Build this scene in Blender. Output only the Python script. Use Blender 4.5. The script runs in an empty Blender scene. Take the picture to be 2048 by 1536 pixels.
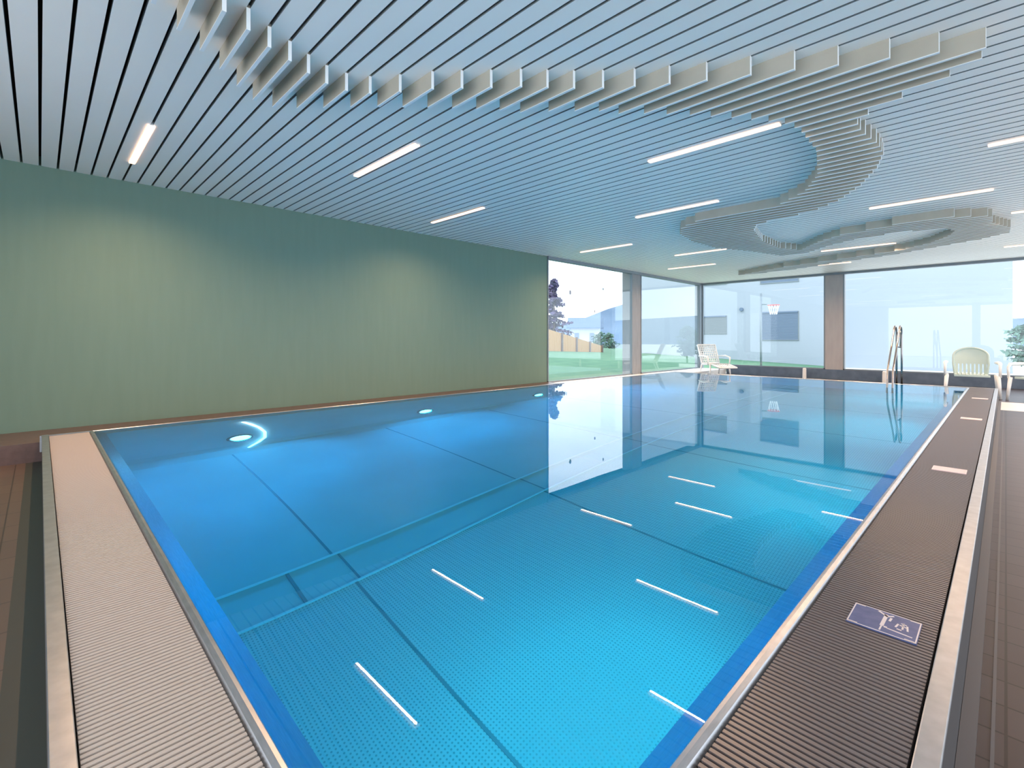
import bpy, bmesh, math, random
from mathutils import Vector, Matrix
random.seed(7)
sc = bpy.context.scene
COL = sc.collection
R = math.radians

# ------------------------------------------------------------------ camera
cd = bpy.data.cameras.new('camera')
cd.sensor_width = 36.0
cd.lens = 966.0 / 2048.0 * 36.0
cd.shift_y = -92.0 / 2048.0
cd.clip_start = 0.02
cd.clip_end = 2000
cam = bpy.data.objects.new('camera', cd)
cam.location = (0, 0, 0.9)
cam.rotation_euler = (R(90), 0, R(45.64))
COL.objects.link(cam)
sc.camera = cam

# ------------------------------------------------------------------ render look
sc.view_settings.view_transform = 'Standard'
sc.view_settings.look = 'None'
sc.view_settings.exposure = 0.3
sc.view_settings.gamma = 1.0
sc.view_settings.use_curve_mapping = False
sc.cycles.use_denoising = True
sc.cycles.max_bounces = 12
sc.cycles.diffuse_bounces = 5
sc.cycles.glossy_bounces = 6
sc.cycles.transmission_bounces = 8
sc.cycles.transparent_max_bounces = 16
sc.cycles.caustics_refractive = True
sc.cycles.caustics_reflective = False
sc.cycles.blur_glossy = 0.5
sc.cycles.sample_clamp_indirect = 4.0

# ------------------------------------------------------------------ sky
SKY = 3.0
w = bpy.data.worlds.new('sky')
sc.world = w
w.use_nodes = True
nt = w.node_tree
nt.nodes.clear()
wo = nt.nodes.new('ShaderNodeOutputWorld')
bg = nt.nodes.new('ShaderNodeBackground')
tc = nt.nodes.new('ShaderNodeTexCoord')
mp = nt.nodes.new('ShaderNodeMapping'); mp.inputs['Scale'].default_value = (1, 1, 3.2)
nz = nt.nodes.new('ShaderNodeTexNoise'); nz.inputs['Scale'].default_value = 2.6; nz.inputs['Detail'].default_value = 6
rp = nt.nodes.new('ShaderNodeValToRGB')
rp.color_ramp.elements[0].position = 0.42; rp.color_ramp.elements[0].color = (0.74, 0.81, 0.92, 1)
rp.color_ramp.elements[1].position = 0.66; rp.color_ramp.elements[1].color = (0.93, 0.95, 1.0, 1)
nt.links.new(tc.outputs['Generated'], mp.inputs['Vector'])
nt.links.new(mp.outputs['Vector'], nz.inputs['Vector'])
nt.links.new(nz.outputs['Fac'], rp.inputs['Fac'])
nt.links.new(rp.outputs['Color'], bg.inputs['Color'])
bg.inputs['Strength'].default_value = SKY
nt.links.new(bg.outputs['Background'], wo.inputs['Surface'])

sd = bpy.data.lights.new('sun', 'SUN')
sd.energy = 0.6; sd.angle = R(8); sd.color = (1.0, 0.95, 0.88)
sun = bpy.data.objects.new('sun', sd)
sun.rotation_euler = Vector((0.35, 0.75, -1.0)).to_track_quat('-Z', 'Y').to_euler()
sun.location = (0, -10, 30)
COL.objects.link(sun)

# ------------------------------------------------------------------ materials
def mat(name, col, rough=0.6, metal=0.0, spec=0.5, emit=None, estr=0.0, coat=0.0):
    m = bpy.data.materials.new(name); m.use_nodes = True
    b = m.node_tree.nodes['Principled BSDF']
    b.inputs['Base Color'].default_value = (*col, 1)
    b.inputs['Roughness'].default_value = rough
    b.inputs['Metallic'].default_value = metal
    b.inputs['Specular IOR Level'].default_value = spec
    if coat: b.inputs['Coat Weight'].default_value = coat
    if emit:
        b.inputs['Emission Color'].default_value = (*emit, 1)
        b.inputs['Emission Strength'].default_value = estr
    return m
def bsdf(m): return m.node_tree.nodes['Principled BSDF']
def N(m, t, **kw):
    n = m.node_tree.nodes.new(t)
    for k, v in kw.items(): n.inputs[k].default_value = v
    return n
def L(m, a, b): m.node_tree.links.new(a, b)
def coords(m, scale=(1, 1, 1)):
    g = m.node_tree.nodes.new('ShaderNodeNewGeometry')
    mp = m.node_tree.nodes.new('ShaderNodeMapping'); mp.inputs['Scale'].default_value = scale
    L(m, g.outputs['Position'], mp.inputs['Vector'])
    return mp.outputs['Vector']
def ramp(m, fac, stops):
    r = m.node_tree.nodes.new('ShaderNodeValToRGB')
    while len(r.color_ramp.elements) < len(stops): r.color_ramp.elements.new(0.5)
    for e, (p, c) in zip(r.color_ramp.elements, stops): e.position = p; e.color = (*c, 1)
    L(m, fac, r.inputs['Fac']); return r.outputs['Color']
def noisy(name, c1, c2, scale=(1, 1, 1), ns=8.0, rough=0.6, metal=0.0, bump=0.0, detail=4, spec=0.5):
    m = mat(name, c1, rough, metal, spec)
    v = coords(m, scale)
    n = N(m, 'ShaderNodeTexNoise', Scale=ns, Detail=detail)
    L(m, v, n.inputs['Vector'])
    L(m, ramp(m, n.outputs['Fac'], [(0.3, c1), (0.7, c2)]), bsdf(m).inputs['Base Color'])
    if bump:
        b = N(m, 'ShaderNodeBump', Strength=bump, Distance=0.01)
        L(m, n.outputs['Fac'], b.inputs['Height']); L(m, b.outputs['Normal'], bsdf(m).inputs['Normal'])
    return m

M = {}
M['slat'] = noisy('painted_ceiling_slat', (0.95, 0.93, 0.87), (0.97, 0.95, 0.89), (1, 1, 1), 1.5, 0.45)
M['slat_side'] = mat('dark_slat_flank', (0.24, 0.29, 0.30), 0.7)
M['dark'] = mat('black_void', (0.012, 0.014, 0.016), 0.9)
M['fin_side'] = noisy('pale_beige_felt', (0.47, 0.43, 0.345), (0.52, 0.48, 0.39), (1, 1, 1), 6, 0.8)
M['fin_edge'] = mat('lit_fin_edge_white', (0.88, 0.92, 0.92), 0.5)  # brighter light on fin undersides and ends put into a whiter colour
M['wall'] = noisy('green_plaster', (0.140, 0.222, 0.172), (0.149, 0.234, 0.182), (1, 1, 0.12), 14, 0.8, bump=0.01)
M['cream'] = noisy('cream_plaster', (0.62, 0.60, 0.55), (0.66, 0.64, 0.6), (1, 1, 1), 9, 0.8)
M['steel'] = noisy('brushed_stainless_steel', (0.42, 0.44, 0.46), (0.52, 0.54, 0.56), (0.6, 0.6, 8), 30, 0.34, 0.9)
M['steel_basin'] = noisy('matt_pool_steel', (0.56, 0.62, 0.62), (0.64, 0.70, 0.70), (1, 1, 1), 1.2, 0.5, 0.0)
M['panel'] = mat('dark_grey_side_panel', (0.07, 0.065, 0.065), 0.5)
M['channel'] = mat('dull_channel_metal', (0.11, 0.10, 0.10), 0.5)
M['chrome'] = mat('polished_steel_tube', (0.34, 0.32, 0.31), 0.22, 0.9)
M['frame'] = mat('grey_aluminium_frame', (0.20, 0.24, 0.27), 0.5, 0.2)
M['column'] = noisy('grey_brown_column_cladding', (0.22, 0.23, 0.24), (0.26, 0.27, 0.28), (1, 1, 0.2), 12, 0.5)
M['column_r'] = noisy('warm_grey_column_render', (0.36, 0.34, 0.34), (0.40, 0.38, 0.37), (1, 1, 0.2), 12, 0.6)
M['kerb'] = noisy('dark_blue_grey_kerb', (0.075, 0.11, 0.16), (0.12, 0.16, 0.22), (1, 1, 1), 5, 0.45)
M['bar_l'] = mat('warm_lit_grating_plastic', (0.52, 0.44, 0.38), 0.5)  # warm light on the left grating put into its paler colour
M['bar_r'] = mat('grey_brown_grating_plastic', (0.15, 0.123, 0.118), 0.32)
M['white_pl'] = noisy('white_resin', (0.80, 0.84, 0.84), (0.88, 0.90, 0.90), (1, 1, 1), 3, 0.35)
M['green_pl'] = noisy('pale_grey_green_resin', (0.45, 0.58, 0.56), (0.52, 0.64, 0.60), (1, 1, 1), 3, 0.4)

def tiles(name, c1, c2, mortar, ty, tx, rough=0.35, msize=0.004):
    m = mat(name, c1, rough)
    v = coords(m)
    b = N(m, 'ShaderNodeTexBrick', Scale=1.0)
    b.offset = 0.0
    b.inputs['Color1'].default_value = (*c1, 1); b.inputs['Color2'].default_value = (*c2, 1)
    b.inputs['Mortar'].default_value = (*mortar, 1)
    b.inputs['Mortar Size'].default_value = msize
    b.inputs['Mortar Smooth'].default_value = 0.2
    b.inputs['Brick Width'].default_value = tx
    b.inputs['Row Height'].default_value = ty
    L(m, v, b.inputs['Vector'])
    L(m, b.outputs['Color'], bsdf(m).inputs['Base Color'])
    return m
M['deck'] = tiles('brown_porcelain_deck_tiles', (0.048, 0.035, 0.036), (0.060, 0.044, 0.045), (0.010, 0.008, 0.009), 0.152, 0.30, 0.42)
bsdf(M['deck']).inputs['Specular IOR Level'].default_value = 0.28
M['deck_l'] = tiles('brightened_floor_tiles', (0.125, 0.082, 0.060), (0.14, 0.093, 0.068), (0.06, 0.042, 0.034), 0.152, 0.30, 0.4)  # same brown tile, colour lightened to make up for less light here
M['olive_strip'] = mat('dark_olive_floor_strip', (0.05, 0.052, 0.042), 0.45)
M['ledge'] = noisy('red_brown_stone', (0.115, 0.070, 0.060), (0.150, 0.092, 0.080), (1, 1, 1), 18, 0.35)
M['stone_and_sun_patch'] = noisy('pale_limestone_and_sun_patch', (0.82, 0.80, 0.76), (0.88, 0.86, 0.82), (1, 1, 1), 6, 0.6)

# ribbed / studded anti-slip steel on the pool floor
def studded():
    m = mat('studded_pool_steel', (0.55, 0.62, 0.62), 0.45)
    g = m.node_tree.nodes.new('ShaderNodeNewGeometry')
    vo = N(m, 'ShaderNodeTexVoronoi', Scale=50.0); vo.voronoi_dimensions = '2D'; vo.inputs['Randomness'].default_value = 0.0
    L(m, g.outputs['Position'], vo.inputs['Vector'])
    c = ramp(m, vo.outputs['Distance'], [(0.0, (0.34, 0.39, 0.39)), (0.18, (0.36, 0.41, 0.41)), (0.30, (0.62, 0.69, 0.69)), (1.0, (0.62, 0.69, 0.69))])
    L(m, c, bsdf(m).inputs['Base Color'])
    return m
M['studs'] = studded()

def water_mat():
    m = bpy.data.materials.new('clear_blue_pool_water'); m.use_nodes = True
    t = m.node_tree; t.nodes.clear()
    out = t.nodes.new('ShaderNodeOutputMaterial')
    rf = t.nodes.new('ShaderNodeBsdfRefraction'); rf.inputs['IOR'].default_value = 1.333; rf.inputs['Roughness'].default_value = 0.0
    rf.inputs['Color'].default_value = (0.97, 1, 1, 1)
    gl = t.nodes.new('ShaderNodeBsdfGlossy'); gl.inputs['Roughness'].default_value = 0.0
    fr = t.nodes.new('ShaderNodeFresnel'); fr.inputs['IOR'].default_value = 1.5
    mx = t.nodes.new('ShaderNodeMixShader')
    va = t.nodes.new('ShaderNodeVolumeAbsorption')
    va.inputs['Color'].default_value = (0.0, 0.82, 0.94, 1); va.inputs['Density'].default_value = 0.50
    # a barely moving surface
    g = t.nodes.new('ShaderNodeNewGeometry')
    nz = t.nodes.new('ShaderNodeTexNoise'); nz.inputs['Scale'].default_value = 0.9; nz.inputs['Detail'].default_value = 1
    bp = t.nodes.new('ShaderNodeBump'); bp.inputs['Strength'].default_value = 0.02; bp.inputs['Distance'].default_value = 0.05
    t.links.new(g.outputs['Position'], nz.inputs['Vector'])
    t.links.new(nz.outputs['Fac'], bp.inputs['Height'])
    for n in (rf, gl, fr): t.links.new(bp.outputs['Normal'], n.inputs['Normal'])
    t.links.new(fr.outputs['Fac'], mx.inputs['Fac'])
    t.links.new(rf.outputs['BSDF'], mx.inputs[1]); t.links.new(gl.outputs['BSDF'], mx.inputs[2])
    t.links.new(mx.outputs['Shader'], out.inputs['Surface'])
    t.links.new(va.outputs['Volume'], out.inputs['Volume'])
    return m
M['water'] = water_mat()

def glass_mat():
    m = bpy.data.materials.new('window_glass'); m.use_nodes = True
    t = m.node_tree; t.nodes.clear()
    out = t.nodes.new('ShaderNodeOutputMaterial')
    tr = t.nodes.new('ShaderNodeBsdfTransparent'); tr.inputs['Color'].default_value = (0.93, 0.97, 0.98, 1)
    gl = t.nodes.new('ShaderNodeBsdfGlossy'); gl.inputs['Roughness'].default_value = 0.0
    fr = t.nodes.new('ShaderNodeFresnel')
    g = t.nodes.new('ShaderNodeNewGeometry'); mr = t.nodes.new('ShaderNodeMapRange')
    mr.inputs['To Min'].default_value = 1.5; mr.inputs['To Max'].default_value = 1 / 1.5   # thin pane: same reflectance from either side
    t.links.new(g.outputs['Backfacing'], mr.inputs['Value']); t.links.new(mr.outputs['Result'], fr.inputs['IOR'])
    mx = t.nodes.new('ShaderNodeMixShader')
    t.links.new(fr.outputs['Fac'], mx.inputs['Fac'])
    t.links.new(tr.outputs['BSDF'], mx.inputs[1]); t.links.new(gl.outputs['BSDF'], mx.inputs[2])
    t.links.new(mx.outputs['Shader'], out.inputs['Surface'])
    return m
M['glass'] = glass_mat()

WARM = (1.0, 0.60, 0.34)
M['lamp'] = mat('warm_led_diffuser_and_halo', (1, 0.9, 0.8), 0.5, emit=(1.0, 0.60, 0.40), estr=1.5)
M['pool_lens'] = mat('blue_led_lens', (0.7, 0.85, 1), 0.4, emit=(0.40, 0.68, 1.0), estr=6.0)

# ------------------------------------------------------------------ helpers
class MB:
    def __init__(s): s.v = []; s.f = []; s.mi = []
    def quad(s, pts, mi=0):
        n = len(s.v); s.v += [tuple(p) for p in pts]; s.f.append(tuple(range(n, n + len(pts)))); s.mi.append(mi)
    def box(s, a, b, mi=0, mis=None):
        x0, y0, z0 = a; x1, y1, z1 = b; n = len(s.v)
        s.v += [(x0, y0, z0), (x1, y0, z0), (x1, y1, z0), (x0, y1, z0), (x0, y0, z1), (x1, y0, z1), (x1, y1, z1), (x0, y1, z1)]
        fs = [(0, 3, 2, 1), (4, 5, 6, 7), (0, 1, 5, 4), (1, 2, 6, 5), (2, 3, 7, 6), (3, 0, 4, 7)]
        for k, f in enumerate(fs):
            s.f.append(tuple(n + i for i in f)); s.mi.append(mis[k] if mis else mi)
        return s
    def prism(s, prof, axis, a, b, mi=0):
        """profile of (u, z) points swept along an axis ('x': u is y, 'y': u is x)"""
        n = len(s.v); k = len(prof)
        for t in (a, b):
            for u, z in prof: s.v.append((t, u, z) if axis == 'x' else (u, t, z))
        for i in range(k):
            j = (i + 1) % k; s.f.append((n + i, n + j, n + k + j, n + k + i)); s.mi.append(mi)
        s.f.append(tuple(n + i for i in reversed(range(k)))); s.mi.append(mi)
        s.f.append(tuple(n + k + i for i in range(k))); s.mi.append(mi)
        return s
    def tube(s, path, r, seg=10, mi=0, closed=False):
        P = [Vector(p) for p in path]; n = len(s.v); rings = len(P)
        rr = r if isinstance(r, (list, tuple)) else [r] * rings
        up = None
        for i, p in enumerate(P):
            a = P[i - 1] if i > 0 else (P[-1] if closed else P[0]); b = P[(i + 1) % rings] if (i < rings - 1 or closed) else P[-1]
            d = (b - a).normalized()
            if up is None: up = Vector((0, 0, 1)) if abs(d.z) < 0.9 else Vector((1, 0, 0))
            sx = d.cross(up).normalized(); up = sx.cross(d).normalized()
            for k in range(seg):
                t = 2 * math.pi * k / seg; q = p + (sx * math.cos(t) + up * math.sin(t)) * rr[i]; s.v.append(tuple(q))
        for i in range(rings if closed else rings - 1):
            j = (i + 1) % rings
            for k in range(seg):
                l = (k + 1) % seg; s.f.append((n + i * seg + k, n + i * seg + l, n + j * seg + l, n + j * seg + k)); s.mi.append(mi)
        if not closed:
            s.f.append(tuple(n + k for k in reversed(range(seg)))); s.mi.append(mi)
            s.f.append(tuple(n + (rings - 1) * seg + k for k in range(seg))); s.mi.append(mi)
        return s
    def disc(s, c, nrm, r, h, seg=24, mi=0):
        nrm = Vector(nrm).normalized(); c = Vector(c); return s.tube([c, c + nrm * h], r, seg, mi)
    def build(s, name, mats, parent=None, smooth=False, bevel=0.0):
        me = bpy.data.meshes.new(name); me.from_pydata(s.v, [], s.f)
        if not isinstance(mats, (list, tuple)): mats = [mats]
        for m in mats: me.materials.append(m)
        me.polygons.foreach_set('material_index', s.mi)
        if smooth: me.polygons.foreach_set('use_smooth', [True] * len(s.f))
        me.update()
        bm = bmesh.new(); bm.from_mesh(me); bmesh.ops.recalc_face_normals(bm, faces=bm.faces); bm.to_mesh(me); bm.free()
        o = bpy.data.objects.new(name, me); COL.objects.link(o)
        if parent: o.parent = parent
        if bevel:
            b = o.modifiers.new('bevel', 'BEVEL'); b.width = bevel; b.segments = 2; b.limit_method = 'ANGLE'
        return o
def tag(o, label=None, cat=None, group=None, kind=None):
    if label: o['label'] = label
    if cat: o['category'] = cat
    if group: o['group'] = group
    if kind: o['kind'] = kind
    return o
def thing(name, label, cat, loc=(0, 0, 0), rz=0, group=None):
    o = bpy.data.objects.new(name, None); COL.objects.link(o); o.location = loc; o.rotation_euler = (0, 0, rz)
    o.empty_display_size = 0.2
    return tag(o, label, cat, group)
def struct(o, label=None): return tag(o, label=label, kind='structure')
def copy_tree(o, parent=None):
    c = o.copy(); COL.objects.link(c); c.parent = parent
    for ch in list(o.children): copy_tree(ch, c)
    return c

# ------------------------------------------------------------------ dimensions
XW = -7.02        # green wall plane
YG = 15.6         # end glazing plane
ZC = 2.69         # ceiling underside above the water
ZD = -0.236       # deck level (water = 0)
ZL = -0.06        # stone ledge beside the wall
PX0, PX1 = -6.17, -0.49   # water edges
PY0, PY1 = 0.37, 12.0
DEP = 1.6
XR = 3.6          # right wall
YB = -2.6         # back wall

# ------------------------------------------------------------------ shell
b = MB()
pitch = 0.1345
k = -19
while True:
    y0 = 0.002 + pitch * k
    if y0 > YG - 0.05: break
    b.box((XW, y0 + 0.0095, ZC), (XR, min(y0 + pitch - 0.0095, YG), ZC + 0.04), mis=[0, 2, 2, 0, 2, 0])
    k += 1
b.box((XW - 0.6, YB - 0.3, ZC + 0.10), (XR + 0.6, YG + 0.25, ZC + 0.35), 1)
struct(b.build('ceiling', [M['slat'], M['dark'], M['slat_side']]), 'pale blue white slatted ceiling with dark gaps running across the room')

struct(MB().box((XW - 0.3, YB - 0.3, ZD - 0.3), (XW, 7.94, ZC + 0.1)).build('wall_left', M['wall']), 'plain green wall along the left side of the pool')
b = MB().box((XW, YB - 0.3, ZD - 0.3), (XR + 0.3, YB, ZD + 0.02)).box((XW, YB - 0.3, ZC - 0.12), (XR + 0.3, YB, ZC + 0.1)).box((XW, YB - 0.3, ZD), (-4.6, YB, ZC)).box((-1.2, YB - 0.3, ZD), (-0.9, YB, ZC))
struct(b.build('wall_back', M['cream']), 'cream wall with wide openings behind the viewer')
b = MB()
b.box((XR, YB, ZD - 0.2), (XR + 0.3, YG, ZD + 0.02)).box((XR, YB, ZC - 0.12), (XR + 0.3, YG, ZC + 0.1))
for y in (YB, 1.4, 5.4, 9.4, 13.2): b.box((XR, y, ZD + 0.02), (XR + 0.3, y + 0.25, ZC - 0.12))
struct(b.build('wall_right', M['cream']), 'cream wall with large window openings on the right side')
# floor : deck to the right, behind, beyond the end of the pool, lower strip on the left
b = MB()
b.box((-0.095, YB, ZD - 0.2), (XR, 10.85, ZD))
b.box((XW, YB, ZD - 0.2), (-0.095, -0.09, ZD), 2)
b.box((XW, -0.09, ZD - 0.2), (-0.095, 0.02, ZD), 3)  # darker olive band of floor along the pool side
b.box((XW, 12.22, ZD - 0.2), (XR, YG, ZD))
b.box((-0.095, 10.85, ZD - 0.2), (XR, 12.22, ZD), 1)  # sunlight falling on the deck, put in as a pale floor colour
struct(b.build('floor', [M['deck'], M['stone_and_sun_patch'], M['deck_l'], M['olive_strip']]), 'brown tiled deck with a sun patch coloured in pale by the far end of the pool')
b = MB().box((-0.094, YB, ZD), (-0.058, 12.2, ZD + 0.012)).box((-0.03, YB, ZD), (-0.022, 10.8, ZD + 0.003))
struct(b.build('trim_1', M['channel']), 'thin metal channel strip along the foot of the pool side')
# ledge by the wall
b = MB().box((XW, YB, ZD), (PX0 - 0.05, 7.94, ZL))
struct(b.build('baseboard_left', M['ledge']), 'red brown stone ledge at the foot of the green wall')
b = MB().box((XW, 7.94, ZD), (PX0 - 0.05, YG, ZL - 0.02))
struct(b.build('trim_2', M['stone_and_sun_patch']), 'pale stone sill under the side windows')
b = MB().box((XW - 0.06, 7.94, ZC - 0.07), (XW + 0.04, YG, ZC + 0.02))
b.box((XW, YG - 0.05, ZC - 0.06), (XR, YG + 0.08, ZC + 0.02))
struct(b.build('trim_3', M['frame']), 'grey metal head frame along the top of the windows')
b = MB().box((-6.2, YG - 0.03, ZD), (XR, YG + 0.12, 0.035))
struct(b.build('trim_4', M['kerb']), 'low dark blue grey kerb under the end windows')
# columns
def column(n, a, c, m, lab):
    struct(MB().box(a, c).build('trim_%d' % n, m, bevel=0.006), lab)
column(5, (XW - 0.30, 11.37, ZD), (XW + 0.01, 11.80, ZC), M['column'], 'grey column between the two side windows')
column(6, (-3.51, YG - 0.02, ZD), (-3.09, YG + 0.30, ZC), M['column_r'], 'grey brown column in the end window wall')
column(7, (XW - 0.14, 15.42, ZD), (XW + 0.03, YG + 0.12, ZC), M['frame'], 'dark corner post where the window walls meet')
# windows
def window(n, axis, p, a, c, z0, lab, mull=()):
    o = thing('window_%d' % n, None, None); struct(o, lab)
    fr = MB(); t = 0.03
    gl = MB()
    if axis == 'x':      # plane x = p, from y a..c
        for y in (a, c - t): fr.box((p - 0.04, y, z0), (p + 0.02, y + t, ZC - 0.06))
        fr.box((p - 0.04, a, z0), (p + 0.02, c, z0 + 0.03))
        gl.box((p - 0.018, a + t, z0 + 0.03), (p - 0.008, c - t, ZC - 0.065))
    else:
        for x in (a, c - t): fr.box((x, p - 0.02, z0), (x + t, p + 0.04, ZC - 0.06))
        fr.box((a, p - 0.02, z0), (c, p + 0.04, z0 + 0.03))
        gl.box((a + t, p + 0.008, z0 + 0.03), (c - t, p + 0.018, ZC - 0.065))
    fr.build('window_frame', M['frame'], o); gl.build('pane', M['glass'], o)
window(1, 'x', XW, 7.94, 11.37, ZL - 0.02, 'tall side window beside the green wall, showing lawn and tree')
window(2, 'x', XW, 11.80, 15.42, ZL - 0.02, 'tall side window between column and corner')
window(3, 'y', YG, XW + 0.03, -3.51, 0.035, 'end window left of the grey brown column')
window(4, 'y', YG, -3.09, XR, 0.035, 'end window right of the grey brown column')

# ------------------------------------------------------------------ pool
pool = thing('swimming_pool', 'raised stainless steel swimming pool with overflow edge, beside the green wall', 'swimming pool', (0, 0, ZD))
def pp(bm, name, m, **kw):
    for i, v in enumerate(bm.v): bm.v[i] = (v[0], v[1], v[2] - ZD)
    return bm.build(name, m, pool, **kw)
XI0, XI1, YI0, YI1 = -6.05, -0.555, 0.445, 11.9    # inner faces of the basin
zf = -DEP
b = MB()   # basin floor + walls
b.box((XI0 - 0.05, YI0 - 0.05, zf - 0.05), (-3.35, YI1 + 0.05, zf))
b.box((-3.35, YI0 - 0.05, zf - 0.05), (-3.0, YI1 + 0.05, zf - 0.004))
pp(b, 'basin_floor', M['steel_basin'])
b = MB(); b.box((-3.0, YI0 - 0.05, zf - 0.05), (XI1 + 0.05, YI1 + 0.05, zf))
pp(b, 'studded_floor', M['studs'])
b = MB()
# left wall with a coved foot, right wall, near wall, far wall
b.prism([(XI0, -0.10), (XI0, zf + 0.16), (XI0 + 0.05, zf + 0.06), (XI0 + 0.20, zf), (XI0 - 0.05, zf - 0.02), (XI0 - 0.05, -0.10)], 'y', YI0 - 0.05, YI1 + 0.05)
b.prism([(XI1, -0.12), (XI1 + 0.05, -0.12), (XI1 + 0.05, zf), (XI1, zf)], 'y', YI0 - 0.05, YI1 + 0.05)
b.prism([(YI0, -0.12), (YI0 - 0.05, -0.12), (YI0 - 0.05, zf), (YI0, zf)], 'x', XI0, XI1)
b.prism([(YI1, -0.12), (YI1 + 0.05, -0.12), (YI1 + 0.05, zf), (YI1, zf)], 'x', XI0, XI1)
pp(b, 'basin_wall', M['steel_basin'])
# rounded lip: from the grating groove over the ridge down into the water
def lip(u0, sgn, axis, a, c):
    """u0 ridge position, sgn = direction towards the water"""
    pr = [(-0.030, -0.07), (-0.030, -0.012), (-0.022, 0.000), (-0.010, 0.005), (0.0, 0.003), (0.012, -0.010), (0.085, -0.105), (0.085, -0.14)]
    b = MB().prism([(u0 + sgn * u, z) for u, z in pr], axis, a, c)
    return b
pp(lip(PX1, -1, 'y', PY0 - 0.0, PY1 + 0.02), 'overflow_lip', M['steel'], smooth=False)
pp(lip(PY0, 1, 'x', PX0, PX1 + 0.0), 'overflow_lip', M['steel'])
pp(lip(PX0 - 0.0, 1, 'y', PY0, PY1 + 0.02), 'overflow_lip', M['steel'])
pp(lip(PY1, -1, 'x', PX0, PX1), 'overflow_lip', M['steel'])
# outer rims and gutter troughs
b = MB().box((-0.140, 0.012, -0.005), (-0.094, PY1 + 0.2, 0.004)); pp(b, 'outer_rim', M['steel'], bevel=0.003)
b = MB().box((-0.136, 0.018, ZD), (-0.095, PY1 + 0.19, -0.005)); pp(b, 'side_panel', M['panel'])
b = MB().box((PX0 - 0.05, 0.013, -0.004), (-0.14, 0.058, 0.004)); pp(b, 'outer_rim', M['steel'], bevel=0.002)
b = MB().box((PX0 - 0.05, 0.014, ZD), (-0.14, 0.050, -0.004)); pp(b, 'side_panel', M['panel'])
b = MB().box((PX0 - 0.05, PY1 + 0.16, ZD), (-0.094, PY1 + 0.20, 0.0)); pp(b, 'outer_rim', M['steel'], bevel=0.004)
b = MB().box((PX0 - 0.05, 0.0, -0.15), (PX0 - 0.028, PY1 + 0.2, 0.0)); pp(b, 'outer_rim', M['steel'], bevel=0.003)
b = MB()
b.box((-0.46, 0.058, -0.16), (-0.14, PY1 + 0.16, -0.13)); b.box((PX0 - 0.03, 0.058, -0.16), (-0.46, 0.345, -0.13))
b.box((PX0, PY1 + 0.03, -0.16), (-0.46, PY1 + 0.16, -0.02))
pp(b, 'gutter_trough', M['dark'])
# weld seams of the floor sheets
M['seam'] = mat('dark_weld_seam', (0.22, 0.30, 0.33), 0.5)
for y in (1.49, 3.34, 5.19, 7.04, 8.89, 10.74):
    pp(MB().box((XI0 + 0.2, y - 0.009, zf), (-3.362, y + 0.009, zf + 0.002)), 'floor_seam', M['seam'])
    pp(MB().box((-2.99, y - 0.009, zf), (XI1, y + 0.009, zf + 0.002)), 'floor_seam', M['seam'])
    pp(MB().box((-3.34, y + 0.03, zf - 0.004), (-3.01, y + 0.045, zf)), 'floor_seam', M['seam'])
pp(MB().box((-3.34, 1.165, zf - 0.004), (-3.01, 1.185, zf + 0.002)), 'floor_seam', M['seam'])
b = MB()
b.box((-3.362, YI0, zf), (-3.342, YI1, zf + 0.006)); b.box((-3.008, YI0, zf), (-2.992, YI1, zf + 0.006))
pp(b, 'channel_edge', mat('bright_steel_edge', (0.85, 0.92, 0.92), 0.35))

water = MB().box((PX0 + 0.004, PY0 + 0.004, zf - 0.02), (PX1 - 0.004, PY1 - 0.004, 0.0)).build('pool_water', M['water'])
tag(water, 'still clear blue water filling the pool and mirroring the windows', 'water')

# overflow gratings
g = MB()
x = PX0 + 0.02
while x < -0.150:
    g.box((x, 0.062, -0.030), (x + 0.0105, 0.338, -0.002)); x += 0.018
g.box((PX0 + 0.02, 0.10, -0.040), (-0.15, 0.112, -0.012)); g.box((PX0 + 0.02, 0.29, -0.040), (-0.15, 0.302, -0.012))
tag(g.build('overflow_grating', M['bar_l']), 'warm-lit slatted overflow grating along the near left end of the pool', 'grating')
g = MB()
y = 0.345
while y < PY1 + 0.15:
    g.box((-0.455, y, -0.030), (-0.146, y + 0.0105, -0.002)); y += 0.018
g.box((-0.42, 0.345, -0.040), (-0.408, PY1 + 0.15, -0.012)); g.box((-0.20, 0.345, -0.040), (-0.188, PY1 + 0.15, -0.012))
tag(g.build('overflow_grating', M['bar_r']), 'darker brown slatted overflow grating running along the right side of the pool', 'grating')

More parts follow.
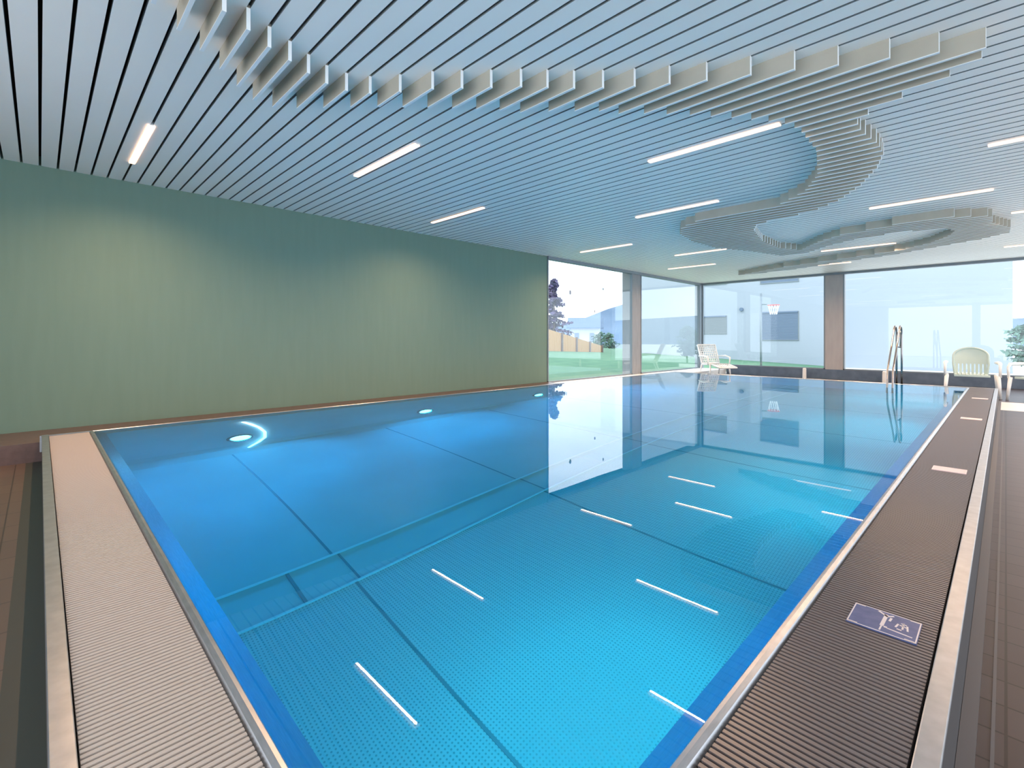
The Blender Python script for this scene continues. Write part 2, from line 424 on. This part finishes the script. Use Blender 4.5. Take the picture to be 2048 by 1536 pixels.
# warning plates on the grating
M['plate_blue'] = noisy('worn_blue_enamel', (0.055, 0.080, 0.20), (0.10, 0.12, 0.26), (1, 1, 1), 30, 0.35)
M['plate_mark'] = mat('silver_pictogram', (0.75, 0.68, 0.68), 0.4, 0.3)
M['plate_pale'] = mat('pale_pink_plate', (0.72, 0.56, 0.58), 0.45)
def plate(yc, sy, label, pale):
    t = thing('warning_plate', label, 'sign', (-0.27, yc, -0.002), 0, 'warning plates along the right grating')
    MB().box((-0.087, -sy, 0), (0.087, sy, 0.004)).build('plate', M['plate_pale'] if pale else M['plate_blue'], t)
    m = MB(); z0, z1 = 0.004, 0.0048
    def seg(a, c, wd=0.003):
        a = Vector((a[0], a[1], z0)); c = Vector((c[0], c[1], z0)); d = (c - a).normalized(); n = Vector((-d.y, d.x, 0)) * wd
        q = [a + n, a - n, c - n, c + n]; n0 = len(m.v)
        m.v += [tuple(p) for p in q] + [(p.x, p.y, z1) for p in q]
        for f in ((0, 1, 2, 3), (7, 6, 5, 4), (0, 4, 5, 1), (1, 5, 6, 2), (2, 6, 7, 3), (3, 7, 4, 0)): m.f.append(tuple(n0 + i for i in f)); m.mi.append(0)
    X_, Y_ = 0.084, sy - 0.003
    for a, c in (((-X_, -Y_), (-X_, Y_)), ((X_, -Y_), (X_, Y_)), ((-X_, Y_), (X_, Y_)), ((-X_, -Y_), (X_, -Y_))): seg(a, c, 0.0016)
    if not pale:
        for sx in (-1, 1):
            for s2 in (-1, 1): seg((sx * 0.082, s2 * (Y_ - 0.003)), (sx * 0.058, s2 * (Y_ - 0.003)), 0.004)
        # figure diving headlong, pool edge and water line
        seg((0.000, 0.055), (-0.002, -0.030), 0.0048); seg((0.0, 0.045), (-0.022, 0.064), 0.0035); seg((0.0, 0.040), (0.018, 0.058), 0.003)
        seg((0.014, 0.040), (0.012, 0.016), 0.003); seg((-0.002, -0.030), (-0.003, -0.062), 0.002)
        seg((0.004, -0.032), (0.012, -0.032), 0.004)
        seg((0.012, -0.036), (0.074, -0.044), 0.0022)
        for a, c in (((0.040, 0.026), (0.054, 0.022)), ((0.038, 0.012), (0.056, 0.006)), ((0.046, 0.030), (0.047, -0.012)), ((0.056, 0.018), (0.060, -0.014)), ((0.034, 0.016), (0.030, -0.010)), ((0.034, -0.018), (0.046, -0.020))): seg(a, c, 0.0024)
    m.build('pictogram', M['plate_mark'], t, )
plate(1.91, 0.074, 'blue warning plate with silver diving figure, nearest on the right grating', False)
plate(4.44, 0.070, 'pale pinkish plate on the right grating, second from the viewer', True)
plate(7.42, 0.070, 'pale plate on the right grating, third from the viewer', True)
plate(9.99, 0.070, 'pale plate on the right grating, farthest from the viewer', True)

# lamps under water on the long left wall
def pool_light(x, y, z, rz, lab, grp, rgb, watt):
    t = thing('underwater_light', lab, 'pool light', (x, y, z), rz, grp)
    MB().disc((0.0, 0, 0), (1, 0, 0), 0.10, 0.020, 28).build('lens', M['pool_lens'], t)
    ring = [(0.012, 0.125 * math.cos(a), 0.125 * math.sin(a)) for a in [2 * math.pi * i / 28 for i in range(28)]]
    MB().tube(ring, 0.018, 8, closed=True).build('trim_ring', M['chrome'], t, smooth=True)
    ld = bpy.data.lights.new('pool_lamp', 'AREA'); ld.shape = 'DISK'; ld.size = 0.2; ld.energy = watt; ld.color = rgb
    lo = bpy.data.objects.new('pool_lamp', ld); COL.objects.link(lo); lo.parent = t; lo.location = (0.03, 0, 0)
    lo.rotation_euler = (0, R(-90), 0)
    return t
for y, lab in ((1.62, 'round blue underwater light nearest the near end of the pool'), (4.10, 'second round blue underwater light along the left pool wall'),
               (6.58, 'third round blue underwater light, below the end of the green wall'), (9.06, 'round blue underwater light in the pool wall below the side window')):
    pl_ = pool_light(XI0 + 0.001, y, -1.15, 0, lab, 'round underwater lights in the left pool wall', (0.0, 0.42, 0.98), 64)

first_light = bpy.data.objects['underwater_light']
for y in (1.9, 4.8, 7.7, 10.6):  # unseen lamps added to brighten the pool floor
    pool_light(XI1 - 0.001, y, -0.75, math.pi, {1.9: 'unseen added fill light in the right pool wall nearest the near end', 4.8: 'unseen added fill light in the right pool wall, second from the near end', 7.7: 'unseen added fill light in the right pool wall, second from the handrail end', 10.6: 'unseen added fill light in the right pool wall nearest the handrail'}[y], 'unseen fill lights added in the right pool wall', (0.04, 0.80, 1.0), 32)

arc_pts = [(0.03, 0.02, 0.86), (0.03, 0.09, 0.70), (0.03, 0.19, 0.42), (0.03, 0.25, 0.14), (0.03, 0.25, -0.12), (0.04, 0.18, -0.27), (0.12, 0.05, -0.36)]  # lamp reflection on the pool wall, built as a glowing tube
MB().tube(arc_pts, [0.020, 0.024, 0.020, 0.018, 0.018, 0.020, 0.014], 8).build('reflection_arc', mat('glowing_reflection_arc', (0.8, 0.9, 1), 0.4, emit=(0.55, 0.80, 1.0), estr=4.0), first_light, smooth=True)['label'] = 'curved reflection of the lamp, built as a thin glowing strip'

# ------------------------------------------------------------------ ceiling wave of hanging fins
near = [(-2.40,-0.35),(-2.48,-0.05),(-2.59,0.18),(-2.67,0.41),(-2.77,0.63),(-2.86,0.79),(-2.95,0.92),(-3.0,1.04),(-3.06,1.17),(-3.11,1.29),(-3.13,1.43),(-3.09,1.57),(-2.94,1.71),(-2.77,1.82),(-2.6,1.96),(-2.48,2.09),(-2.31,2.23),(-2.19,2.36),(-2.08,2.5),(-1.94,2.64),(-1.8,2.77),(-1.63,2.9),(-1.44,3.04),(-1.25,3.17),(-1.02,3.29),(-0.81,3.45),(-0.59,3.57),(-0.38,3.7),(-0.21,3.81),(-0.03,3.94),(-0.07,4.0),(-0.14,4.08),(-0.3,4.21),(-0.41,4.25),(-0.69,4.41),(-0.81,4.52),(-0.82,4.74),(-0.77,5.16),(-0.78,5.5),(-0.89,5.92),(-1.11,6.45),(-1.41,6.97),(-1.8,7.35),(-2.16,7.45),(-2.57,7.58),(-2.75,7.97),(-2.93,8.9),(-2.93,9.82),(-2.73,10.32),(-2.24,9.61),(-1.88,9.28),(-1.33,9.08),(-0.96,8.92),(-0.54,8.98),(-0.13,9.32),(-0.14,9.85),(0.05,10.49),(0.04,11.03),(-0.31,11.46),(-0.77,11.75),(-1.56,12.3),(-2.57,12.66),(-3.73,13.27),(-5.1,13.39)]
inner = [(-3.74,12.54),(-2.26,12.02),(-1.41,11.67),(-0.93,11.19),(-0.63,10.55),(-0.56,10.21),(-0.65,9.92),(-1.18,9.78),(-1.72,9.89),(-2.23,10.26),(-2.79,10.88),(-3.22,10.78),(-3.47,9.86),(-3.79,9.01),(-3.83,8.16),(-3.69,7.42),(-3.43,6.93),(-2.95,6.62),(-2.65,6.62),(-2.24,6.72),(-1.97,6.6),(-1.6,6.22),(-1.35,5.7),(-1.19,5.0),(-1.16,4.39),(-1.21,4.16),(-1.37,3.89),(-1.5,3.71),(-1.6,3.58),(-1.71,3.43),(-1.82,3.32),(-1.93,3.17),(-2.05,3.07),(-2.12,2.92),(-2.25,2.8),(-2.37,2.68),(-2.5,2.59),(-2.6,2.42),(-2.76,2.22),(-2.95,2.0),(-3.16,1.76),(-3.41,1.53),(-3.57,1.39),(-3.69,1.27),(-3.73,1.16),(-3.68,1.04),(-3.54,0.92),(-3.4,0.79),(-3.26,0.66),(-3.13,0.53),(-2.96,0.39),(-2.79,0.16),(-2.70,-0.1),(-2.62,-0.4)]
poly = near + inner
wave = thing('ceiling_wave', 'winding band of pale hanging fins curving across the slatted ceiling', 'ceiling feature', (-2.0, 6.0, ZC))
fins = []
k = -3
while 0.002 + pitch * k < 13.6:
    y = 0.002 + pitch * k + 1e-4
    xs = []
    for i in range(len(poly)):
        (xa, ya), (xb, yb) = poly[i], poly[(i + 1) % len(poly)]
        if (ya > y) != (yb > y): xs.append(xa + (y - ya) / (yb - ya) * (xb - xa))
    xs.sort()
    for a, c in zip(xs[::2], xs[1::2]):
        if c - a > 0.05: fins.append((y, a, c))
    k += 1
def fin_mesh(lst):
    b = MB()
    for y, a, c in lst:
        b.box((a + 2.0, y - 0.009 - 6.0, -0.115), (c + 2.0, y + 0.009 - 6.0, 0.02), 0)
        b.box((a + 2.0, y - 0.010 - 6.0, -0.120), (c + 2.003, y + 0.010 - 6.0, -0.115), 1)
        b.box((c + 2.0, y - 0.010 - 6.0, -0.115), (c + 2.003, y + 0.010 - 6.0, 0.0), 1)
    return b
fins.sort(key=lambda f: -(f[2] - f[1]) / max(0.5, math.hypot(f[1], f[0])) ** 2)
for f in fins[:99]: fin_mesh([f]).build('fin', [M['fin_side'], M['fin_edge']], wave)
if len(fins) > 99: fin_mesh(fins[99:]).build('fin_rows', [M['fin_side'], M['fin_edge']], wave)['kind'] = 'stuff'

# ------------------------------------------------------------------ ceiling lights
def ceiling_light(x, y, lab):
    t = thing('ceiling_light', lab, 'ceiling light', (x, y, ZC), 0, 'linear ceiling lights between the slats')
    MB().box((-0.61, -0.016, -0.006), (0.61, 0.016, 0.028)).build('housing', M['slat'], t)
    MB().box((-0.605, -0.026, -0.016), (0.605, 0.026, -0.004)).build('diffuser_halo', M['lamp'], t)  # wider than the strip, so its glow carries the warm halo too
    ld = bpy.data.lights.new('strip', 'AREA'); ld.shape = 'RECTANGLE'; ld.size = 1.18; ld.size_y = 0.02
    ld.energy = LE; ld.color = WARM; ld.spread = R(150)
    lo = bpy.data.objects.new('strip', ld); COL.objects.link(lo); lo.parent = t; lo.location = (0, 0, -0.024)
    return t
LE = 38.0
for x, y, lab in (
    (-5.62, 0.672, 'warm linear ceiling light nearest the green wall, leftmost in the picture'),
    (-4.40, 2.49, 'warm linear ceiling light second from the left, near the first bend of the wave'),
    (-5.60, 4.34, 'warm linear ceiling light close to the green wall, third from the left'),
    (-1.92, 4.41, 'long bright ceiling light just below the wave of fins'),
    (-3.22, 6.31, 'ceiling light left of the bulge of the wave'),
    (-5.58, 8.05, 'small far ceiling light above the edge of the green wall'),
    (-4.40, 9.83, 'far ceiling light just left of the rounded end of the wave, upper of two'),
    (-5.50, 11.63, 'far ceiling light nearest the window corner, lower of two'),
    (-0.71, 8.18, 'long thin ceiling light right of the bulge of the wave'),
    (0.49, 6.29, 'bright ceiling light cut by the right edge of the picture, the higher one'),
    (0.66, 9.92, 'ceiling light at the right edge just above the far wave loop'),
    (-2.05, 11.50, 'far ceiling light inside the far loop of the wave'),
    (0.58, 13.52, 'small far ceiling light at the right edge near the end windows'),
    (-3.15, 13.62, 'far ceiling light hidden partly behind the wave, near the end windows')):
    ceiling_light(x, y, lab)

# ------------------------------------------------------------------ handrail at the far end
t = thing('pool_handrail', 'tall polished steel handrail at the far end of the pool', 'handrail', (-1.47, 12.0, 0))
def arc(c, r, a0, a1, n, f): return [f(c[0] + r * math.cos(R(a0 + (a1 - a0) * i / n)), c[1] + r * math.sin(R(a0 + (a1 - a0) * i / n))) for i in range(n + 1)]
yz = lambda x0: (lambda u, v: (x0, u, v))
for x0 in (-0.04, 0.04):
    path = [(x0, -1.05, -0.9), (x0, -1.02, -0.2), (x0, -0.95, 0.30), (x0, -0.38, 0.86)] + arc((-0.07, 0.96), 0.17, 150, 0, 10, yz(x0)) + [(x0, 0.10, 0.60), (x0, 0.10, -0.02)]
    MB().tube(path, 0.017, 10).build('rail', M['chrome'], t, smooth=True)
MB().tube([(0.0, 0.30, 0.70), (0.0, 0.30, 1.08)], 0.018, 10).tube([(0, 0.10, 0.72), (0, 0.30, 0.72)], 0.012, 8).tube([(0, 0.10, 1.0), (0, 0.30, 1.0)], 0.012, 8).tube([(-0.04, 0.10, 0.72), (0.04, 0.10, 0.72)], 0.012, 8).tube([(-0.04, 0.10, 1.0), (0.04, 0.10, 1.0)], 0.012, 8).build('grab_bar', M['chrome'], t, smooth=True)

# ------------------------------------------------------------------ chairs
def resin_chair(loc, rz, label, mback, W=0.62, H=0.94, name='garden_chair'):
    t = thing(name, label, 'chair', loc, rz)
    hw = W / 2
    # local: faces -Y
    s = MB(); n = 9
    for i in range(n):
        x0 = -0.24 + i * 0.0535
        s.box((x0, -0.24, 0.405), (x0 + 0.044, 0.22, 0.43))
    s.box((-0.25, -0.27, 0.395), (0.25, -0.235, 0.435)).box((-0.25, 0.20, 0.395), (0.25, 0.24, 0.435))
    s.build('seat', mback, t, bevel=0.004)
    # high rounded backrest with slots
    bb = MB(); hb = 0.255
    def P(x, z): return (x, 0.23 + (z - 0.43) * 0.24 - 0.03 * (1 - (x / 0.26) ** 2) * -1, z)
    out = [(-hb + 0.02, 0.43), (-hb, 0.62), (-hb, H - 0.17)] + [(hb * math.cos(a), H - 0.17 + 0.17 * math.sin(a)) for a in [math.pi * (1 - i / 14) for i in range(1, 14)]] + [(hb, H - 0.17), (hb, 0.62), (hb - 0.02, 0.43)]
    bb.tube([P(*q) for q in out], 0.020, 8)
    # top panel
    zt = [(x, math.sqrt(max(0, 1 - (x / hb) ** 2)) * 0.17 + H - 0.17) for x in [-hb + i * hb * 2 / 16 for i in range(17)]]
    for (xa, za), (xb, zb) in zip(zt, zt[1:]):
        q = [P(xa, H - 0.32), P(xb, H - 0.32), P(xb, zb), P(xa, za)]
        bb.quad(q); bb.quad([(p[0], p[1] + 0.014, p[2]) for p in reversed(q)])
    for i in range(8):
        xc = -0.205 + i * 0.0585
        q = [P(xc - 0.020, 0.43), P(xc + 0.020, 0.43), P(xc + 0.020, H - 0.31), P(xc - 0.020, H - 0.31)]
        bb.quad(q); bb.quad([(p[0], p[1] + 0.014, p[2]) for p in reversed(q)])
        for a_, c_ in ((0, 3), (1, 2)):
            bb.quad([q[a_], q[c_], (q[c_][0], q[c_][1] + 0.014, q[c_][2]), (q[a_][0], q[a_][1] + 0.014, q[a_][2])])
    bb.build('backrest', mback, t)
    for sx in (-1, 1):
        a = MB()
        a.tube([(sx * (hw - 0.02), -0.26, 0.40), (sx * (hw - 0.02), -0.27, 0.60), (sx * (hw - 0.02), -0.22, 0.655), (sx * (hw - 0.025), 0.0, 0.66), (sx * (hw - 0.05), 0.24, 0.655)], [0.022, 0.022, 0.03, 0.034, 0.024], 8)
        a.build('armrest', M['white_pl'], t, smooth=True)
        for yy, ry in ((-0.26, -0.03), (0.22, 0.06)):
            MB().tube([(sx * (hw - 0.045), yy, 0.42), (sx * (hw - 0.015), yy + ry, 0.0)], [0.032, 0.021], 8).build('leg', M['white_pl'], t, smooth=True)
    return t
resin_chair((-0.47, 12.95, ZD), R(4), 'pale grey green high backed garden chair standing behind the far end of the right grating', M['green_pl'], W=0.80)
resin_chair((0.46, 12.75, ZD), R(-30), 'grey green garden chair cut off by the right edge of the picture', M['green_pl'], W=0.72)
# white lattice lounge chair in the window corner
t = thing('lounge_chair', 'white lattice lounge chair standing in the window corner beyond the water', 'chair', (-5.95, 14.1, ZD), R(52))
def lattice(P, u0, u1, v0, v1, nu, nv, r=0.014):
    b = MB()
    for i in range(nu + 1):
        u = u0 + (u1 - u0) * i / nu; b.tube([P(u, v0), P(u, (v0 + v1) / 2), P(u, v1)], r if 0 < i < nu else r * 1.9, 6)
    for j in range(nv + 1):
        v = v0 + (v1 - v0) * j / nv; b.tube([P(u0, v), P((u0 + u1) / 2, v), P(u1, v)], r * 0.9 if 0 < j < nv else r * 1.9, 6)
    return b
PB = lambda u, v: (u, 0.24 + (v - 0.40) * 0.45, v)
PS = lambda u, v: (u, v, 0.38 + 0.03 * (v + 0.3) * -1)
PF = lambda u, v: (u, -0.30 - v, 0.38 - 0.18 * v)
lattice(PB, -0.27, 0.27, 0.40, 0.93, 9, 8).build('backrest', M['white_pl'], t, smooth=True)
lattice(PS, -0.27, 0.27, -0.30, 0.24, 9, 8).build('seat', M['white_pl'], t, smooth=True)
lattice(PF, -0.25, 0.25, 0.0, 0.42, 7, 5).build('footrest', M['white_pl'], t, smooth=True)
for sx in (-1, 1):
    MB().tube([(sx * 0.33, -0.22, 0.36), (sx * 0.33, -0.24, 0.58), (sx * 0.33, 0.0, 0.62), (sx * 0.31, 0.34, 0.60)], [0.018, 0.024, 0.028, 0.018], 8).build('armrest', M['white_pl'], t, smooth=True)
    for a, c in (((sx * 0.28, -0.26, 0.38), (sx * 0.31, -0.32, 0.0)), ((sx * 0.28, 0.20, 0.38), (sx * 0.31, 0.34, 0.0))):
        MB().tube([a, c], [0.024, 0.018], 8).build('leg', M['white_pl'], t, smooth=True)

# small dark stickers on the first side window
for y, z, r in ((8.75, 1.95, 0.055), (10.05, 2.12, 0.035), (9.70, 1.55, 0.035)):
    s = MB().disc((0, 0, 0), (1, 0, 0), r, 0.002, 14).build('window_sticker', mat('grey_blue_vinyl', (0.35, 0.42, 0.5), 0.6))
    s.location = (XW - 0.007, y, z); s.scale = (1, 0.7, 1)
    tag(s, {8.75: 'largest grey oval sticker on the side window, near the green wall', 10.05: 'small grey sticker on the side window, highest one', 9.70: 'small grey sticker low on the side window'}[y], 'sticker', 'grey stickers on the side window')

# ------------------------------------------------------------------ outdoors
M['grass'] = noisy('mown_grass', (0.055, 0.16, 0.09), (0.095, 0.22, 0.12), (1, 1, 1), 1.6, 0.9)
M['paving'] = noisy('pale_paving', (0.70, 0.70, 0.66), (0.78, 0.78, 0.74), (1, 1, 1), 3, 0.8)
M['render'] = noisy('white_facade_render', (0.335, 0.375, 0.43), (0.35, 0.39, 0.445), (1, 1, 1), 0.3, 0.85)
M['shutter'] = mat('grey_blue_shutter', (0.13, 0.18, 0.26), 0.6)
M['shutter_pale'] = mat('pale_grey_shutter', (0.18, 0.21, 0.23), 0.6)
M['wood'] = noisy('orange_larch_boards', (0.52, 0.29, 0.13), (0.60, 0.36, 0.19), (6, 6, 0.4), 3, 0.7)
M['roof'] = noisy('blue_grey_roof', (0.07, 0.12, 0.19), (0.11, 0.17, 0.25), (1, 1, 1), 3, 0.6)
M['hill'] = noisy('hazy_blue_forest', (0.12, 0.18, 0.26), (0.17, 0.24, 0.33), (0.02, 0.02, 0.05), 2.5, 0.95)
M['leaf_p'] = noisy('purple_grey_needles', (0.08, 0.07, 0.15), (0.15, 0.11, 0.22), (1, 1, 1), 2, 0.8)
M['leaf_g'] = noisy('blue_green_leaves', (0.09, 0.20, 0.16), (0.18, 0.30, 0.24), (1, 1, 1), 2, 0.8)
M['bark'] = noisy('grey_bark', (0.16, 0.12, 0.12), (0.24, 0.19, 0.18), (1, 1, 0.3), 8, 0.9)

def gz(x, y):
    """ground level outdoors"""
    if x < -7.5:
        d = -7.5 - x
        return max(-1.6, -0.26 + 0.041 * d - 0.040 * max(0, y - 20))
    return -0.26 - 0.034 * max(0, y - 16.2)
def ground(name, x0, x1, y0, y1, nx, ny, m, lab, dz=0):
    b = MB(); n = 0
    for j in range(ny + 1):
        for i in range(nx + 1):
            x = x0 + (x1 - x0) * i / nx; y = y0 + (y1 - y0) * j / ny; b.v.append((x, y, gz(x, y) + dz))
    for j in range(ny):
        for i in range(nx):
            a = j * (nx + 1) + i; b.f.append((a, a + 1, a + nx + 2, a + nx + 1)); b.mi.append(0)
    return struct(b.build(name, m, smooth=True), lab)
ground('lawn', -60, XW - 0.31, -5, 60, 50, 60, M['grass'], 'green lawn rising outside the side windows', -0.02)
ground('courtyard', XW - 0.31, 14, YG + 0.32, 60, 20, 40, M['paving'], 'pale paved yard outside the end windows', -0.02)

# white apartment building
bd = thing('apartment_building', 'white rendered apartment building with shuttered windows across the yard', 'building', (-11, 36, -1.3))
FX0, FX1 = -22.0, 0.25
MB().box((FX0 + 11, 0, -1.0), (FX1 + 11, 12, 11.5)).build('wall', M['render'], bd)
MB().box((FX0 + 10.5, -0.5, 11.5), (FX1 + 11.5, 12.5, 11.8)).build('roof', M['shutter'], bd)
def shut(x0, x1, z0, z1, m, kind):
    f = MB()
    f.box((x0 + 11 - 0.06, -0.05, z0 + 1.3 - 0.05), (x1 + 11 + 0.06, 0.02, z0 + 1.3)).box((x0 + 11, -0.07, z1 + 1.3 - 0.10), (x1 + 11, 0.02, z1 + 1.3), 1)
    f.box((x0 + 11 - 0.05, -0.04, z0 + 1.3), (x0 + 11, 0.02, z1 + 1.3)).box((x1 + 11, -0.04, z0 + 1.3), (x1 + 11 + 0.05, 0.02, z1 + 1.3))
    w_ = f.build('window', [M['shutter_pale'], M['shutter']], bd)
    s = MB(); z = z0 + 1.3
    while z < z1 + 1.2:
        s.box((x0 + 11, -0.03, z), (x1 + 11, 0.01, z + 0.075)); z += 0.085
    s.build('shutter', m, w_)
shut(-16.0, -14.35, 1.25, 2.55, M['shutter_pale'], 0)
shut(-11.95, -9.65, 0.78, 2.70, M['shutter'], 0)
shut(-16.0, -14.35, 4.9, 6.1, M['shutter_pale'], 0)
shut(-11.95, -9.65, 4.7, 6.3, M['shutter'], 0)
MB().disc((-13.25 + 11, -0.12, 2.95 + 1.3), (0, 1, 0), 0.13, 0.12, 16).build('wall_lamp', M['shutter'], bd)

# basketball hoop
hp = thing('basketball_hoop', 'slim basketball pole with red ring and white net in the yard', 'basketball hoop', (-7.9, 23.8, gz(-7.4, 23.8) - 0.02))
MB().tube([(0, 0, 0), (0, 0, 3.5)], 0.045, 10).build('pole', M['frame'], hp, smooth=True)
MB().tube([(0, 0, 3.0), (0.24, 0, 2.98)], 0.03, 8).build('bracket', M['frame'], hp)
rc = (0.53, 0, 2.93)
MB().tube([(rc[0] + 0.24 * math.cos(a), 0.24 * math.sin(a), rc[2]) for a in [2 * math.pi * i / 24 for i in range(24)]], 0.016, 6, closed=True).build('ring', mat('red_ring', (0.75, 0.16, 0.16), 0.5), hp, smooth=True)
nb = MB()
for i in range(12):
    a = 2 * math.pi * i / 12
    for s_ in (-1, 1):
        nb.tube([(rc[0] + 0.24 * math.cos(a), 0.24 * math.sin(a), rc[2]), (rc[0] + 0.18 * math.cos(a + s_ * 0.26), 0.18 * math.sin(a + s_ * 0.26), rc[2] - 0.2), (rc[0] + 0.14 * math.cos(a + s_ * 0.5), 0.14 * math.sin(a + s_ * 0.5), rc[2] - 0.42)], 0.007, 4)
nb.build('net', M['white_pl'], hp)

# low white bollards beyond the kerb
for (x, y), lab in (((-3.98, 15.45), 'short pale post before the dark kerb, left of the column'), ((-2.17, 15.45), 'short pale post before the dark kerb beside the handrail')):
    o = MB().tube([(0, 0, 0), (0, 0, 0.27)], [0.05, 0.045], 14).tube([(0, 0, 0.27), (0, 0, 0.29)], [0.045, 0.03], 14).build('short_post', M['stone_and_sun_patch'], smooth=False)
    o.location = (x, y, ZD); tag(o, lab, 'post', 'short pale posts before the dark kerb')

# wooden fence climbing the lawn, house, sign
fa = Vector((-18.6, 19.4))
fn = thing('wooden_fence', 'orange board fence along the top of the lawn', 'fence', (fa.x, fa.y, 0))
b = MB(); nseg = 60; posts = []
a0 = Vector((-18.6, 19.4)); a1 = Vector((-19.9, 28.3))
for i in range(nseg):
    u0, u1 = i / nseg, (i + 0.90) / nseg
    p, q = a0.lerp(a1, u0), a0.lerp(a1, u1)
    zt = 1.75 - 1.40 * ((u0 + u1) / 2); zb = gz(p.x, p.y) - 0.1
    for (za, zc) in ((zb, zt),):
        n0 = len(b.v)
        b.v += [(p.x - fa.x, p.y - fa.y, za), (q.x - fa.x, q.y - fa.y, za), (q.x - fa.x - 0.03, q.y - fa.y, za), (p.x - fa.x - 0.03, p.y - fa.y, za),
                (p.x - fa.x, p.y - fa.y, zc), (q.x - fa.x, q.y - fa.y, zc), (q.x - fa.x - 0.03, q.y - fa.y, zc), (p.x - fa.x - 0.03, p.y - fa.y, zc)]
        for f in ((0, 1, 2, 3), (7, 6, 5, 4), (0, 4, 5, 1), (1, 5, 6, 2), (2, 6, 7, 3), (3, 7, 4, 0)): b.f.append(tuple(n0 + i_ for i_ in f)); b.mi.append(0)
b.build('boards', M['wood'], fn)
for i in range(6):
    p = a0.lerp(a1, i / 5); zt = 1.80 - 1.40 * i / 5
    MB().box((p.x - fa.x + 0.0, p.y - fa.y - 0.05, gz(p.x, p.y) - 0.1), (p.x - fa.x + 0.1, p.y - fa.y + 0.05, zt)).build('post', M['bark'], fn)

hs = thing('house', 'white house with blue grey pitched roof beyond the wooden fence', 'house', (-54.8, 72.8, -1.2), R(35))
MB().box((-2.6, -2.3, 0), (2.6, 2.3, 4.0)).build('wall', M['render'], hs)
r_ = MB(); 
r_.prism([(-3.0, 4.0), (0, 5.9), (3.0, 4.0), (3.0, 3.8), (0, 5.6), (-3.0, 3.8)], 'x', -3.3, 3.3); r_.build('roof', M['roof'], hs)
for x in (-1.5, 1.2):
    MB().box((x - 0.4, -2.36, 1.5), (x + 0.4, -2.3, 3.0)).build('window', M['shutter'], hs)
for y in (-1.2, 0.8):
    MB().box((2.6, y - 0.4, 1.5), (2.66, y + 0.4, 3.0)).build('window', M['shutter'], hs)

def tree(name, loc, h, rad, m, lab, conifer=True, dens=1.0):
    t = thing(name, lab, 'tree', loc)
    MB().tube([(0, 0, 0), (0.05, 0, h * 0.5), (0, 0.05, h * 0.95)], [h * 0.022, h * 0.014, 0.02], 8).build('trunk', M['bark'], t, smooth=True)
    b = MB(); rnd = random.Random(hash(lab) % 1000 if False else len(lab) * 7)
    nb_ = int(60 * dens)
    for i in range(nb_):
        u = (i + rnd.random()) / nb_
        if conifer:
            z = h * (0.12 + 0.86 * u); r = rad * (1 - u) ** 0.8 * (0.6 + 0.5 * rnd.random()) + 0.1
        else:
            z = h * (0.25 + 0.7 * u); r = rad * math.sqrt(max(0.02, 1 - (2 * u - 0.9) ** 2)) * (0.4 + 0.6 * rnd.random())
        a = rnd.random() * 6.283
        tip = Vector((math.cos(a) * r, math.sin(a) * r, z - (0.16 * r if conifer else -0.1 * r)))
        root = Vector((0, 0, z))
        for j in range(26):
            v = 0.15 + 0.85 * rnd.random(); c = root.lerp(tip, v) + Vector((rnd.gauss(0, 0.10), rnd.gauss(0, 0.10), rnd.gauss(0, 0.06))) * rad * 0.5
            s_ = rad * 0.085 * (0.6 + rnd.random())
            d1 = Vector((rnd.gauss(0, 1), rnd.gauss(0, 1), rnd.gauss(0, 0.6))).normalized() * s_; d2 = Vector((rnd.gauss(0, 1), rnd.gauss(0, 1), rnd.gauss(0, 1))).normalized() * s_ * 0.6
            b.quad([c - d1, c - d2, c + d1, c + d2])
    b.build('crown', m, t)
tree('conifer_tree', (-26.0, 30.2, -0.4), 6.2, 1.9, M['leaf_p'], 'tall purple grey conifer beside the green wall edge, behind the fence', True, 1.6)
tree('bushy_tree', (-34.4, 50.5, -1.4), 3.0, 1.4, M['leaf_g'], 'small green tree right of the white house, nearer the grey column', False)
tree('bushy_tree', (-37.8, 53.5, -1.4), 3.2, 1.4, M['leaf_g'], 'round green tree just beside the white house', False)
tree('garden_tree', (0.85, 31.0, -1.0), 2.8, 1.1, M['leaf_g'], 'small leafy green tree at the right edge beside the apartment building', False, 1.5)
# hills
def hill(name, pts, depth, m, lab):
    b = MB(); n = len(pts)
    for (x, y, z) in pts: b.v.append((x, y, -6))
    for (x, y, z) in pts: b.v.append((x, y, z))
    for (x, y, z) in pts: b.v.append((x * depth, y * depth, -6))
    for i in range(n - 1):
        b.f.append((i, i + 1, n + i + 1, n + i)); b.mi.append(0); b.f.append((n + i, n + i + 1, 2 * n + i + 1, 2 * n + i)); b.mi.append(0)
    o = b.build(name, m, smooth=True); struct(o, lab)
pts = [(-330, 60, 14), (-290, 120, 13), (-241.4, 182.2, 12.1), (-206.7, 217.7, 11.6), (-189.3, 235.5, 9.6), (-180.6, 244.4, 14.6), (-173.0, 252.2, 18.9), (-166.5, 258.8, 21.7), (-154.6, 271.0, 24.5), (-111.1, 315.4, 24.5), (-24.3, 404.3, 15.2), (3.9, 433.1, 13.0), (10.5, 439.8, 13.6), (62.6, 493.1, 14.5), (160, 500, 26), (300, 460, 20)]
hill('mountain', pts, 1.6, M['hill'], 'hazy blue wooded mountain on the horizon')
